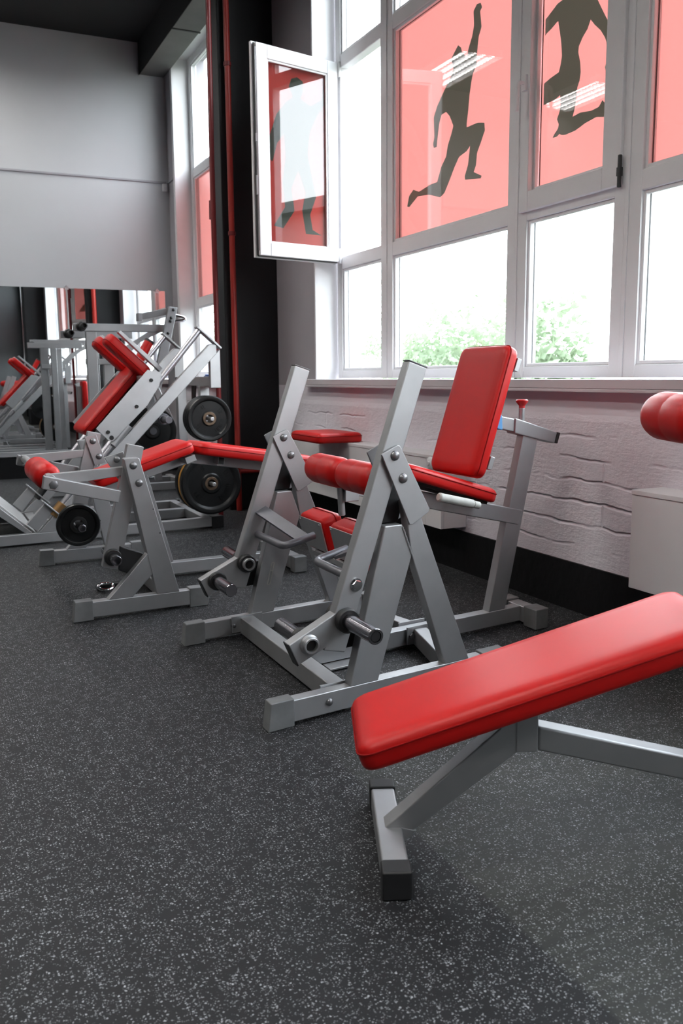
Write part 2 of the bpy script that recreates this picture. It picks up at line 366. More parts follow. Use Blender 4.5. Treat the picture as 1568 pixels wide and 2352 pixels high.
col = struct('column', MB().box(W, 2.125, XW, 6.60, 6.86, 0, ZC), BLKP, bev=.008)
struct('column', MB().box(W, 2.125, XW, -1.95, -1.45, 0, ZC), BLKP, bev=.008)

# ------------------------------------------------------------------ windows
XF = 2.72
def add_poly(mb, x, pts, t=.0015):
    vs = [Vector((x, y, z)) for y, z in pts] + [Vector((x+t, y, z)) for y, z in pts]; n = len(pts)
    return mb.add(vs, [list(range(n)), list(range(2*n-1, n-1, -1))] + [[i, (i+1) % n, n+(i+1) % n, n+i] for i in range(n)])
def clip(pts, y0, y1):                       # keep a print inside its own pane
    def cut(ps, keep, at):
        out = []
        for i in range(len(ps)):
            a, b = ps[i-1], ps[i]
            if keep(a) != keep(b): t = (at-a[0])/(b[0]-a[0]); out.append((at, a[1]+(b[1]-a[1])*t))
            if keep(b): out.append(b)
        return out
    return cut(cut(pts, lambda p: p[0] > y0, y0), lambda p: p[0] < y1, y1)
STAND = [(0, 1.0), (.045, .985), (.06, .93), (.045, .875), (.06, .85), (.15, .82), (.20, .74), (.23, .62), (.19, .52), (.15, .50), (.17, .60), (.13, .69), (.115, .60), (.10, .52), (.14, .42), (.12, .28), (.13, .14), (.10, .05), (.16, .0), (.06, .0), (.05, .12), (.03, .28), (.0, .42)]
STAND = STAND + [(-y, z) for y, z in reversed(STAND[1:-1])]
LEAN = [(.02, 1.0), (.07, .98), (.08, .92), (.05, .87), (.14, .84), (.24, .90), (.30, 1.02), (.34, 1.01), (.29, .86), (.18, .75), (.13, .66), (.11, .52), (.14, .40), (.18, .26), (.12, .13), (.14, .03), (.22, .0), (.08, .0), (.05, .15), (.08, .27), (.02, .40), (-.04, .28), (-.02, .14), (-.12, .02), (-.20, .03), (-.10, .16), (-.12, .32), (-.09, .48), (-.10, .62), (-.16, .56), (-.20, .44), (-.25, .46), (-.22, .60), (-.16, .74), (-.08, .83), (-.02, .87), (-.05, .93), (-.03, .98)]
def place(sh, yc, z0, h, s=1): return [(yc+y*h*s, z0+z*h) for y, z in sh]
def window(name, y_start, panes, figs, films, sash_at=(), skip_pane=()):
    """panes: clear widths from the far end towards the camera; three rows of lights"""
    w = thing(name, '', 'window', (XF, y_start, Z0)); del w['label'], w['category']; w['kind'] = 'structure'
    JW, MW = .075, .158
    y = y_start; edges = []
    obj('mullion', MB().box(W, XF, XF+.075, y-JW, y, 1.03, 4.31), WHITEP, w, .006); y -= JW
    for i, pw in enumerate(panes):
        edges.append((y, y-pw)); y -= pw
        mw = JW if i == len(panes)-1 else MW
        g = MB().box(W, XF, XF+.075, y-mw, y, 1.03, 4.31)
        if mw == MW: g.box(W, XF-.006, XF, y-mw/2-.012, y-mw/2+.012, 1.03, 4.31)
        obj('mullion', g, WHITEP, w, .006); y -= mw
    y_end = y
    for z0, z1 in ((1.03, 1.085), (1.79, 1.875), (3.12, 3.205), (4.24, 4.31)):
        obj('transom', MB().box(W, XF+.002, XF+.073, y_end+JW, y_start-JW, z0, z1), WHITEP, w, .006)
    for i, (ya, yb) in enumerate(edges):
        for r, (z0, z1) in enumerate(((1.085, 1.79), (1.875, 3.12), (3.205, 4.24))):
            if (i, r) in skip_pane: continue
            in_sash = (i, r) in sash_at
            A, B_, c, d = ya, yb, z0, z1
            if in_sash:                          # closed casement with its own thick frame, proud of the mullions
                s0, s1, t0, t1 = ya+.045, yb-.045, z0-.045, z1+.04
                A, B_, c, d = ya-.025, yb+.065, z0+.048, z1-.05
                s = MB()
                for q in ((B_-.0, s1), (s0, A)): s.box(W, XF-.018, XF+.04, min(q), max(q), t0, t1)
                for q in ((t0, c), (d, t1)): s.box(W, XF-.018, XF+.04, B_, A, q[0], q[1])
                so = obj('sash', s, WHITEP, w, .005)
                hz = 2.42
                hd = MB().box(W, XF-.030, XF-.018, s0-.055, s0-.025, hz-.035, hz+.035)
                hd.sweep(corner([(XF-.03, s0-.04, hz), (XF-.062, s0-.04, hz), (XF-.066, s0-.036, hz-.13)], .02), .009, 10)
                obj('window_handle', hd, WHITEP, so)
                obj('hinge', MB().cyl((XF-.022, s1-.004, t0-.01), (XF-.022, s1-.004, t0+.12), .009).box(W, XF-.030, XF-.012, s1-.012, s1+.006, t0+.035, t0+.07), GASKET, so)
            b = MB()                              # glazing beads
            for q in ((A, A-.016), (B_+.016, B_)): b.box(W, XF+.012, XF+.03, q[1], q[0], c, d)
            for q in ((c, c+.016), (d-.016, d)): b.box(W, XF+.012, XF+.03, B_+.016, A-.016, q[0], q[1])
            obj('glazing_bead', b, WHITEP, w, .003)
            g = MB()
            for x in (XF+.032, XF+.050):
                for q in ((A-.004, A), (B_, B_+.004)): g.box(W, x, x+.004, q[0], q[1], c, d)
                for q in ((c, c+.004), (d-.004, d)): g.box(W, x, x+.004, B_+.004, A-.004, q[0], q[1])
            obj('gasket', g, GASKET, w)
            obj('glass_pane', MB().box(W, XF+.034, XF+.038, B_, A, c, d), GLASS, w)
            if (i, r) in films:
                obj('red_film', MB().box(W, XF+.0665, XF+.0675, B_-.022, A+.024, c-.01, d+.012), FILM, w, label='translucent red window film')
            for (fi, frw, pts) in figs:
                if (fi, frw) == (i, r): obj('athlete_print', add_poly(MB(), XF+.0650, clip(pts, B_+.001, A-.001), .001), FILMD, w, label='dark athlete silhouette printed on the red film')
    return w, edges
w1, e1 = window('window_1', 5.83, [.59, 1.212, .61, 1.212, .59, 1.212, .59], [(1, 1, ATH1), (2, 1, ATH2)], {(1, 1), (2, 1), (3, 1), (5, 1)}, sash_at={(2, 1)}, skip_pane={(0, 1)})
window('window_2', 9.48, [1.19, .80], [(0, 1, place(STAND, 8.75, 1.90, .92))], {(0, 1)})
window('window_3', -2.24, [.59, 1.21, .61, 1.15], [(1, 1, place(LEAN, -3.65, 2.0, 1.0)), (3, 1, place(STAND, -5.65, 2.0, 1.0))], {(1, 1), (3, 1)})
# the casement standing open into the room, hinged on the far jamb
E = Vector((XF-.025, 5.785, 0)); an = R(77.3); D = Vector((-math.sin(an), -math.cos(an), 0)); NN = Vector((-math.cos(an), math.sin(an), 0))
class SashFr:
    def __call__(s, u, v, z): return E + D*u + NN*v + Vector((0, 0, z))
S = SashFr(); LW = .655
zb, zt = 1.838, 3.152
s = MB()
for a, b in ((0, .085), (LW-.085, LW)): s.box(S, a, b, -.03, .03, zb, zt)
for a, b in ((zb, zb+.085), (zt-.085, zt)): s.box(S, .085, LW-.085, -.03, .03, a, b)
s.box(S, .0, LW+.012, .012, .022, zb-.012, zt+.012) if False else None
so = obj('open_sash', s, WHITEP, w1, .005, label='white casement standing open into the room')
lip = MB()
for a, b in ((-.0, .012), (LW, LW+.014)): lip.box(S, a, b, .008, .03, zb-.012, zt+.012)
for a, b in ((zb-.012, zb), (zt, zt+.012)): lip.box(S, 0, LW, .008, .03, a, b)
obj('sash_lip', lip, WHITEP, so, .002)
obj('sash_gasket', MB().box(S, LW, LW+.006, -.012, .004, zb, zt).box(S, 0, LW, -.012, .004, zb-.006, zb), GASKET, so)
obj('espagnolette', MB().box(S, LW+.0, LW+.005, -.024, -.016, zb+.03, zt-.03).box(S, LW, LW+.012, -.026, -.014, 2.22, 2.34).box(S, LW, LW+.010, -.026, -.014, 2.55, 2.60), BOLT, so)
g0, g1, h0, h1 = .085, LW-.085, zb+.085, zt-.085
b = MB()
for a, c in ((g0, g0+.012), (g1-.012, g1)): b.box(S, a, c, -.022, -.010, h0, h1)
for a, c in ((h0, h0+.012), (h1-.012, h1)): b.box(S, g0+.012, g1-.012, -.022, -.010, a, c)
obj('glazing_bead', b, WHITEP, so, .003)
obj('glass_pane', MB().box(S, g0, g1, -.008, -.004, h0, h1), GLASS, so)
obj('red_film', MB().box(S, g0, g1, .014, .015, h0, h1), FILM, so, label='translucent red window film')
zc = (g0+g1)/2; fig = MB(); pts = [(zc-y*1.02*.92, h0+.09+z*1.0) for y, z in LEAN]; n = len(pts)
pts = [(min(max(u, g0+.002), g1-.002), z) for u, z in pts]
fig.add([S(u, .0125, z) for u, z in pts] + [S(u, .0135, z) for u, z in pts], [list(range(n)), list(range(2*n-1, n-1, -1))] + [[i, (i+1) % n, n+(i+1) % n, n+i] for i in range(n)])
obj('athlete_print', fig, FILMD, so, label='dark athlete silhouette printed on the red film')
obj('hinge', MB().cyl(S(-.012, -.03, zb-.01), S(-.012, -.03, zb+.09), .011).cyl(S(-.012, -.03, zt-.09), S(-.012, -.03, zt+.01), .011), WHITEP, so)

# ------------------------------------------------------------------ mirror, cables, pipes
t = thing('wall_mirror', 'large frameless wall mirror above the black skirting of the grey back wall', 'mirror', (-.4, YB, .28))
obj('glass', MB().box(W, -3.2, 2.47, YB-.012, YB-.004, .285, 1.982), MIRROR, t)
obj('bottom_rail', MB().box(W, -3.2, 2.47, YB-.026, YB-.004, .232, .285), SILVER, t, .003)
for x in (-2.2, -.9, .3, 1.425, 2.385):
    obj('clip', MB().box(W, x-.02, x+.02, YB-.020, YB-.012, 1.965, 1.995).cyl((x, YB-.02, 1.998), (x, YB-.004, 1.998), .012), CHROME, t, .002)
obj('backing', MB().box(W, -3.2, 2.47, YB-.004, YB, .24, 1.978), DARKM, t)
t = thing('cable_run', 'thin grey cable conduit running level across the grey back wall to the window', 'cable', (1, YB, 3.16))
obj('conduit', MB().box(W, -4.8, XW-.03, YB-.016, YB, 3.120, 3.140).box(W, XW-.016, XW, 9.56, YB-.016, 3.120, 3.140), CABLE, t, .003)
t = thing('sensor_box', 'small white alarm box in the corner of the grey wall, under the cable', 'sensor', (2.51, 9.77, 3.09))
obj('body', MB().box(W, 2.485, 2.535, YB-.045, YB, 3.035, 3.115), WHITEP, t, .008)
obj('lens', MB().box(W, 2.495, 2.525, YB-.050, YB-.045, 3.05, 3.075), PUTTY, t, .002)
t = thing('heating_pipe', 'red pipe rising up the corner of the black column, branching low down along it', 'pipe', (2.175, 6.575, 0))
pipe = MB().cyl((2.183, 6.552, .0), (2.183, 6.552, ZC), .022, 20)
obj('riser', pipe, REDPAINT, t)
obj('branch', MB().sweep(corner([(2.183, 6.552, .31), (2.50, 6.552, .31), (2.535, 6.50, .31), (2.535, 6.30, .31)], .03), .018, 14), REDPAINT, t)
for z in (2.1, 3.3): obj('bracket', MB().cyl((2.183, 6.552, z), (2.183, 6.552, z+.03), .028), DKRED, t)
t = thing('climbing_rope', 'dark red rope hanging slack beside the black column, in front of the far window', 'rope', (1.965, 6.32, 0))
pts = []
for k in range(60):
    s_ = k/59; z = ZC*s_; pts.append((1.965+.003*math.sin(s_*9), 6.34-.05*s_-.02*math.sin(s_*3.1), z))
obj('rope', MB().sweep(pts, .019, 14), DKRED, t)
obj('whipping', MB().cyl((1.965, 6.337, 2.17), (1.966, 6.331, 2.30), .0215), DKRED, t)
t = thing('heating_pipe', 'red riser pipe behind the black column, seen only in the wall mirror', 'pipe', (2.2, 6.9, 0))
obj('riser', MB().cyl((2.2, 6.90, 0), (2.2, 6.90, ZC), .03, 20), mat('bright_red_paint', (.50, .03, .02), .4), t)

# ------------------------------------------------------------------ radiator covers
def cover(label, y0, y1, z0, z1, seams):
    t = thing('radiator_cover', label, 'radiator cover', (2.48, (y0+y1)/2, z0))
    ys = [y1]+list(seams)+[y0]
    for a, b in zip(ys[:-1], ys[1:]):
        obj('front_panel', MB().box(W, 2.40, 2.418, b+.001, a-.001, z0, z1-.018), PUTTY, t, .002)
    obj('top_board', MB().box(W, 2.396, XW-.002, y0, y1, z1-.018, z1), PUTTY, t, .002)
    for y in (y0, y1-.018): obj('side_panel', MB().box(W, 2.418, XW-.002, y, y+.018, z0, z1-.018), PUTTY, t, .002)
    return t
c = cover('long pale grey radiator cover of boards under the window, behind the machines', 3.885, 6.25, .245, .628, (5.15, 4.04))
obj('valve_rosette', MB().lathe((2.40, 3.99, .585), (2.38, 3.99, .585), [(0, .036), (.004, .036), (.012, .026), (.014, .012), (.02, .01)], 24), PUTTY, c)
cover('pale grey boxed radiator cover low on the white block wall, right edge', .95, 2.515, .232, .612, (1.7,))
t = thing('seat_cushion', 'loose red upholstered cushion lying on top of the radiator cover', 'cushion', (2.35, 5.23, .628))
pad('cushion', t, (2.345, 5.225, .6285), (0, 1, 0), (1, 0, 0), (0, 0, 1), .46, .32, .062, .035)

# ------------------------------------------------------------------ window sill things
t = thing('folded_mat', 'bright blue folded mat lying on the far window board', 'mat', (2.55, 8.28, 1.03))
obj('mat', MB().box(W, 2.50, 2.62, 8.02, 8.50, 1.026, 1.058).box(W, 2.505, 2.615, 8.03, 8.48, 1.058, 1.072), BLUEM, t, .008)
for lab, y in (('black strap hanging in a loop from the far window board, left of the blue mat', 8.80), ('black strap hanging from the far window board under the blue mat', 8.34)):
    t = thing('resistance_strap', lab, 'strap', (2.49, y, 1.02), 'straps on the far window board')
    loop = []
    for k in range(25):
        a = math.pi*k/24; loop.append((2.485-.018*math.sin(a), y-.05*math.cos(a)*(1-.3*math.sin(a)), 1.03-.40*math.sin(a)))
    obj('strap', MB().sweep(loop, .013, 8), STRAPM, t)

# ------------------------------------------------------------------ ceiling lamps
def lamp(x, y, label):
    t = thing('ceiling_lamp', label, 'lamp', (x, y, ZC), 'louvred ceiling lamps')
    h = MB(); w_, l_ = .26, .56
    for a, b, c, d in ((-w_, -w_+.012, -l_, l_), (w_-.012, w_, -l_, l_)): h.box(W, x+a, x+b, y+c, y+d, ZC-.08, ZC)
    for c, d in ((-l_, -l_+.012), (l_-.012, l_)): h.box(W, x-w_+.012, x+w_-.012, y+c, y+d, ZC-.08, ZC)
    obj('housing', h, WHITEP, t, .002)
    tb = MB()
    for k in range(4):
        xx = x+(-1.5+k)*.12; tb.cyl((xx, y-l_+.03, ZC-.045), (xx, y+l_-.03, ZC-.045), .018, 12)
    obj('tube', tb, LAMPM, t)
    lv = MB()
    for k in range(17): yy = y-l_+.06+k*(2*l_-.12)/16; lv.box(W, x-w_+.012, x+w_-.012, yy-.002, yy+.002, ZC-.08, ZC-.03)
    for k in range(3): xx = x+(-1+k)*.12; lv.box(W, xx-.002, xx+.002, y-l_+.012, y+l_-.012, ZC-.079, ZC-.029)
    obj('louvre', lv, CHROME, t)
    obj('reflector', MB().box(W, x-w_+.012, x+w_-.012, y-l_+.012, y+l_-.012, ZC-.004, ZC-.001), WHITEP, t)
lamp(-.17, 8.98, 'louvred ceiling lamp nearest the window by the mirror wall, seen reflected in the glass')
lamp(-2.15, 9.18, 'louvred ceiling lamp deeper in the room by the mirror wall, seen reflected in the glass')
lamp(-.17, 5.2, 'unseen louvred ceiling lamp added for fill over the middle of the hall, nearer the window')  # this lamp and those below are out of view, added as room fill light
lamp(-2.15, 5.2, 'unseen louvred ceiling lamp added for fill over the middle of the hall, away from the window')
lamp(-.17, 1.2, 'unseen louvred ceiling lamp added for fill over the photographer, nearer the window')
lamp(-2.15, 1.2, 'unseen louvred ceiling lamp added for fill over the photographer, away from the window')
lamp(-.17, -2.8, 'unseen louvred ceiling lamp added for fill behind the photographer, nearer the window')
lamp(-2.15, -2.8, 'unseen louvred ceiling lamp added for fill behind the photographer, away from the window')

# ------------------------------------------------------------------ outside
struct('ground', MB().box(W, -60, 120, -80, 140, -3.4, -3.2), GROUND)
random.seed(4)
def tree(x, y, z, r, h, label, n=7000):
    t = thing('tree', label, 'tree', (x, y, -3.2), 'trees outside the windows')
    obj('trunk', MB().lathe((x, y, -3.2), (x, y, z), [(0, .16), (.4, .11), (z+3.2, .05)], 10), TRUNK, t)
    lf = MB()
    for k in range(n):
        while True:
            p = Vector((random.uniform(-1, 1), random.uniform(-1, 1), random.uniform(-1, 1)))
            if .35 < p.length < 1: break
        p *= 1+.22*math.sin(p.x*5+x)*math.sin(p.y*6+y)+.15*math.sin(p.z*9)
        q = Vector((x+p.x*r, y+p.y*r, z+p.z*h))
        a = Vector((random.gauss(0, 1), random.gauss(0, 1), random.gauss(0, 1))).normalized()*random.uniform(.07, .16); b = a.orthogonal().normalized()*a.length*.6
        lf.add([q-a, q+b, q+a, q-b], [[0, 1, 2, 3]])
    obj('foliage', lf, LEAF, t)
tree(24, 44, .9, 3.9, 4.6, 'hazy pale green tree outside, at the left of the big lower pane')
tree(15.2, 23.4, .6, 2.5, 2.7, 'hazy pale green tree outside, in the big lower pane behind the lever posts')
tree(22, 31.5, .3, 3.3, 3.7, 'hazy pale green tree outside, just left of the red backrest')
tree(12.6, 16.3, .1, 1.55, 2.4, 'hazy pale green tree outside, in the narrow lower pane right of the red backrest')
tree(12.5, 33, 1.1, 3.0, 3.2, 'hazy pale green tree outside, seen through the narrow lower pane below the open casement')
tree(17.5, 57, 1.6, 4.6, 5.0, 'hazy pale green tree outside, seen through the far window beside the rope')
tree(26, -30, 2.2, 5.0, 4.0, 'pale green tree outside, farthest back in the wall mirror', 6000)
# a pale rendered block added across the yard to dim the reflection in the open casement
t = thing('building', 'pale rendered building added across the yard to dim the reflection in the open casement', 'building', (16, -5.5, -3.2))
REND = varied('pale_render', (.30, .29, .28), .9, .06, .4)
obj('wall', MB().box(W, 14.2, 24, -13, .5, -3.2, 4.9), REND, t)
obj('roof', MB().box(W, 13.8, 24.4, -13.4, .9, 4.9, 5.15), mat('grey_roof_edge', (.2, .2, .2), .8), t)
for y in (-11.5, -8.7, -5.9, -3.1):
    f = obj('window', MB().box(W, 14.14, 14.2, y, y+1.3, 1.6, 3.2), WHITEP, t); obj('pane', MB().box(W, 14.13, 14.14, y+.1, y+1.2, 1.7, 3.1), mat('far_pane', (.12, .14, .15), .1), f)
# ------------------------------------------------------------------ machine helpers
def tube_end_cap(mb, fr, u0, u1, v0, v1, z1): # tapered plastic shoe at a floor tube's end
    return mb.add([fr(u0, v0-.006, 0), fr(u1, v0-.004, 0), fr(u1, v1+.004, 0), fr(u0, v1+.006, 0), fr(u0+.012, v0-.003, z1), fr(u1, v0-.003, z1), fr(u1, v1+.003, z1), fr(u0+.012, v1+.003, z1)],
                  [[0, 3, 2, 1], [4, 5, 6, 7], [0, 1, 5, 4], [1, 2, 6, 5], [2, 3, 7, 6], [3, 0, 4, 7]])
BV = .004
def disc_plate(name, label, fr, u, v, z, r, th, group=None, rim=None, src=None, marks=True, hub=None):
    """weight plate; its near face looks along -v, origin at the hub"""
    loc = fr(u, v, z); d = fr.V.normalized()
    if src is not None:
        t = src.copy(); C.objects.link(t); t.location = loc; t['label'] = label
        if group: t['group'] = group
        elif 'group' in t: del t['group']
        for ch in src.children:
            c2 = ch.copy(); C.objects.link(c2); c2.parent = t
        return t
    t = thing(name, label, 'weight plate', loc, group)
    a, b = Vector(loc), Vector(loc)+d
    prof = [(-.002, .045), (-.002, r*.30), (.006, r*.34), (.007, r*.76), (-.004, r*.82), (-.006, r*.86), (-.006, r*.95), (.002, r), (th-.004, r), (th, r*.96), (th, .045), (-.002, .045)]
    prof = [(q+.006, w_) for q, w_ in prof]
    p2 = MB(); p2.lathe(a, b, prof, 48)
    obj('disc', p2, PLATE, t, ang=28)
    obj('hub', MB().lathe(a, b, [(.002, .029), (.002, .044), (.004, .046), (th+.004, .046), (th+.004, .029), (.002, .029)], 28), hub or HUBM, t)
    if rim: obj('rim', MB().lathe(a, b, [(.004, r*.965), (.001, r*.985), (.004, r+.003), (th-.004, r+.003), (th, r*.97), (.004, r*.965)], 48), rim, t)
    if marks:                                  # raised worn marks around the face
        mk = MB()
        for base_, cnt in ((25, 3), (115, 2), (205, 3), (300, 9)):
            for k in range(cnt):
                an = R(base_+k*7); e = Vector((math.cos(an), 0, math.sin(an))); f = Vector((-math.sin(an), 0, math.cos(an)))
                p = Vector(loc)+d*.0115; mk.bar(p+e*r*.50, p+e*r*.66, .004, .005, d)
        obj('raised_marks', mk, PLATE, t)
    return t

# ================================================================== seated lever press
t8 = R(8); F1 = Fr((.84, 2.335), (math.cos(t8), math.sin(t8)))
P1 = thing('lever_press_machine', 'grey seated lever press with tall twin lever posts, red backrest and thigh rollers', 'gym machine', F1(.6, .47, 0))
def press_side(v, s, near):
    """one A-frame with its lever; v = outer face, s = +1 when the machine lies towards +v"""
    w0, w1 = sorted((v, v+s*.045))
    obj('foot_bar', MB().box(F1, .095, .86, w0, w1, .012, .082), SILVER, P1, BV)
    obj('foot_cap', tube_end_cap(MB(), F1, .008, .1, w0, w1, .088), DULL, P1, .004)
    obj('foot_cap', tube_end_cap(MB(), F1, .955, .86, w0, w1, .088), DULL, P1, .004)
    obj('front_leg', MB().prism(F1, [(.303, .08), (.412, .08), (.547, .475), (.508, .580), (.440, .580)], w0, w1), SILVER, P1, BV)
    rl = obj('rear_leg', MB().prism(F1, [(.690, .08), (.797, .08), (.560, .655), (.515, .655), (.547, .472)], w0, w1), SILVER, P1, BV)
    vf = v-s*.001
    obj('weld_seam', MB().sweep([F1(.548+.0012*math.sin(k*2.3)-(.040*k/14), vf, .472+.100*k/14) for k in range(15)], .0032, 6), SILVER, rl)
    # top bearing block between the two cheek plates
    obj('pivot_block', MB().prism(F1, [(.430, .580), (.520, .580), (.545, .66), (.52, .76), (.455, .70), (.435, .63)], w0+.048, w0+.086), BLACK, P1, BV)
    cheek = [(.421, .807), (.428, .812), (.482, .834), (.492, .831), (.611, .622), (.606, .611), (.541, .577), (.531, .578)]
    for k, (a, b) in enumerate(((w0-.012, w0-.003), (w0+.088, w0+.096))):
        pl_ = obj('pivot_plate', MB().prism(F1, cheek, a, b), SILVER, P1, .002)
        if k == 0:
            for u, z in ((.470, .802), (.502, .729)): obj('bolt', MB().dome(F1(u, w0-.012, z), (0, -1, 0), .0165, .012), BOLT, pl_, ang=60)
    # lever
    a0, a1 = sorted((v+s*.002, v+s*.045))
    lv = obj('lever_arm', MB().prism(F1, [(.535, 1.093), (.606, 1.071), (.287, .196), (.209, .216)], a0, a1), SILVER, P1, .005)
    obj('lever_cap', MB().prism(F1, [(.533, 1.0945), (.536, 1.097), (.609, 1.0745), (.6075, 1.070)], a0+.001, a1-.001), DULL, lv, .001)
    o2 = obj('weight_arm', MB().prism(F1, [(.086, .255), (.262, .332), (.246, .236), (.118, .186)], a0, a1), SILVER, P1, .004)
    obj('end_cap', MB().prism(F1, [(.083, .256), (.087, .257), (.120, .186), (.116, .183)], a0+.001, a1-.001), BLACK, o2, .001)
    obj('rubber_stop', MB().prism(F1, [(.285, .30), (.38, .29), (.36, .19), (.275, .19)], w0+.052, w0+.10), BLACK, P1, .006)
    # weight horns: the upper one long to the outside, the lower one long to the inside
    hn = obj('weight_horn', MB().pipe(F1(.288, v, .303), F1(.288, v-s*.205, .303), .0245, .017), HORN, P1)
    obj('collar', MB().cyl(F1(.288, v-s*.001, .303), F1(.288, v-s*.028, .303), .039, 28, .004), BLACK, hn)
    obj('collar', MB().cyl(F1(.288, v+s*.046, .303), F1(.288, v+s*.075, .303), .037, 28, .004), BLACK, hn)
    if near: obj('inner_stub', MB().cyl(F1(.288, v+s*.075, .303), F1(.288, v+s*.088, .303), .0245), HUBM, hn)
    else:
        obj('inner_stub', MB().pipe(F1(.288, v+s*.075, .303), F1(.288, v+s*.092, .303), .0255, .018, depth=.012), SILVER, hn)
        obj('socket', MB().cyl(F1(.288, v+s*.075, .303), F1(.288, v+s*.083, .303), .0175), DARKM, hn)
    obj('socket', MB().cyl(F1(.288, v-s*.185, .303), F1(.288, v-s*.2035, .303), .0165), BLACK, hn)
    hn = obj('weight_horn', MB().cyl(F1(.156, v+s*.046, .247), F1(.156, v+s*.235, .247), .0245), HORN, P1)
    obj('collar', MB().cyl(F1(.156, v+s*.046, .247), F1(.156, v+s*.07, .247), .037, 28, .004), BLACK, hn)
    obj('tube_stub', MB().pipe(F1(.156, v, .247), F1(.156, v-s*.024, .247), .0255, .019, depth=.02).lathe(F1(.156, v, .247), F1(.156, v-s, .247), [(0, .031), (.004, .031), (.008, .026)], 24), SILVER, hn)
    obj('socket', MB().cyl(F1(.156, v-s*.001, .247), F1(.156, v-s*.010, .247), .0185), DARKM, hn)
    # inward grip with its flat brace
    vi = v+s*.045
    gp = obj('hand_grip', MB().sweep(corner([F1(.345, vi, .414), F1(.341, v+s*.345, .416), F1(.475, v+s*.345, .444)], .035), .0145, 14), HANDLE, P1, ang=60)
    obj('grip_brace', MB().bar(F1(.362, vi, .512), F1(.440, v+s*.335, .428), .052, .012, (.5, 0, -1)), HANDLE, gp, .002)
press_side(0, 1, True)
press_side(.985, -1, False)
hb = obj('hex_bolt', MB().hexa(F1(.328, -.0, .408), (0, -1, 0), .017, .012).lathe(F1(.328, 0, .408), F1(.328, -1, .408), [(0, .021), (.003, .021), (.003, .012)], 20), CHROME, P1)
obj('name_sticker', MB().box(F1, .408, .411, .9375, .9385, .215, .285).box(F1, .417, .420, .9375, .9385, .215, .285).box(F1, .411, .417, .9375, .9385, .215, .218).box(F1, .411, .417, .9375, .9385, .282, .285), STICK, P1, label='pale outlined sticker on the far front leg') if False else None
stk = MB()
def on_leg(t_, off): return (.358+t_*.1075+off, .08+t_*.3975)
for a, b in (((.30, -.006), (.52, -.006)), ((.30, .006), (.52, .006)), ((.30, -.006), (.30, .006)), ((.52, -.006), (.52, .006)), ((.44, -.006), (.44, .006))):
    p, q = on_leg(*a), on_leg(*b); stk.bar(F1(p[0], .9395, p[1]), F1(q[0], .9395, q[1]), .0025, .0012, (0, 1, 0))
obj('sticker', stk, STICK, P1, label='narrow pale outlined sticker')
# base: front and rear cross bars, spine, rear foot
obj('cross_bar', MB().box(F1, .255, .315, .045, .940, .012, .080), SILVER, P1, BV)
for v in (.05, .935):
    obj('bracket', MB().box(F1, .215, .355, v-.004, v+.004, .020, .088), SILVER, P1, .001)
bb = MB()
for v in (-.003, .937): bb.dome(F1(.225, v, .05), (0, -1, 0), .012, .009)
obj('bolt', bb, BOLT, P1, ang=60)
obj('spine', MB().box(F1, .315, 1.385, .410, .460, .015, .080), SILVER, P1, BV)
obj('foot_plate', MB().box(F1, .40, .60, .35, .52, .004, .012), SILVER, P1, .002)
for va, vb in ((.045, .398), (.472, .940)):
    obj('tie_bar', MB().bar(F1(.745, va, .048), F1(.838, vb, .048) if va < .1 else F1(.745, vb, .048), .055, .064) if va < .1 else MB().bar(F1(.838, va, .048), F1(.745, vb, .048), .055, .064), SILVER, P1, BV)
br = obj('tie_bracket', MB().box(F1, .775, .905, .396, .404, .020, .090), SILVER, P1, .001)
obj('tie_bracket', MB().box(F1, .775, .905, .466, .474, .020, .090), SILVER, P1, .001)
obj('bolt', MB().hexa(F1(.795, .396, .055), (0, -1, 0), .012, .010).dome(F1(.775, .47, .06), (-1, 0, 0), .014, .010), BOLT, br)
obj('rear_foot', MB().box(F1, 1.385, 1.450, .380, .505, .012, .080), SILVER, P1, BV)
for v0, v1 in ((.300, .385), (.500, .575)): obj('foot_cap', MB().box(F1, 1.380, 1.455, v0, v1, 0, .088), DULL, P1, .006)
# rear post, backrest carrier
obj('rear_post', MB().prism(F1, [(1.205, .078), (1.297, .078), (1.468, .80), (1.380, .80)], .412, .458), SILVER, P1, BV)
tp = obj('backrest_tube', MB().prism(F1, [(1.330, .873), (1.326, .811), (1.560, .758), (1.572, .805)], .405, .465), SILVER, P1, .005)
obj('end_cap', MB().prism(F1, [(1.556, .762), (1.574, .757), (1.590, .802), (1.572, .806)], .403, .467), BLACK, tp, .003)
obj('slide_bar', MB().prism(F1, [(1.180, .897), (1.186, .845), (1.335, .815), (1.333, .868)], .412, .458), SILVER, P1, .004)
obj('blue_tape', MB().prism(F1, [(1.228, .891), (1.234, .833), (1.262, .826), (1.258, .886)], .408, .462), BLUE, tp, .003, label='blue tape wrapped round the slide')
pin = obj('pull_pin', MB().cyl(F1(1.388, .435, .86), F1(1.388, .435, .912), .0125), SILVER, P1)
obj('knob', MB().lathe(F1(1.388, .435, .908), F1(1.388, .435, 1.0), [(0, .012), (.012, .012), (.026, .024), (.034, .025), (.038, .020)], 22), REDPL, pin)
n_ = Vector(F1.U)*(-.944)+Vector((0, 0, .33)); up_ = Vector(F1.U)*.33+Vector((0, 0, .944))
bc = F1(1.147, .435, .898)
pad('backrest', P1, bc, up_, (0, 1, 0), n_, .52, .335, .062, .035)
obj('backrest_plate', MB().bar(bc-up_*.20+n_*-.012, bc+up_*.20+n_*-.012, .06, .022, n_), SILVER, P1, .002)
for q in (-.19, .20): obj('backrest_bracket', MB().bar(bc+up_*q+Vector((0, -.165, 0))-n_*.012, bc+up_*q+Vector((0, .165, 0))-n_*.012, .05, .020, n_), SILVER, P1, .002)
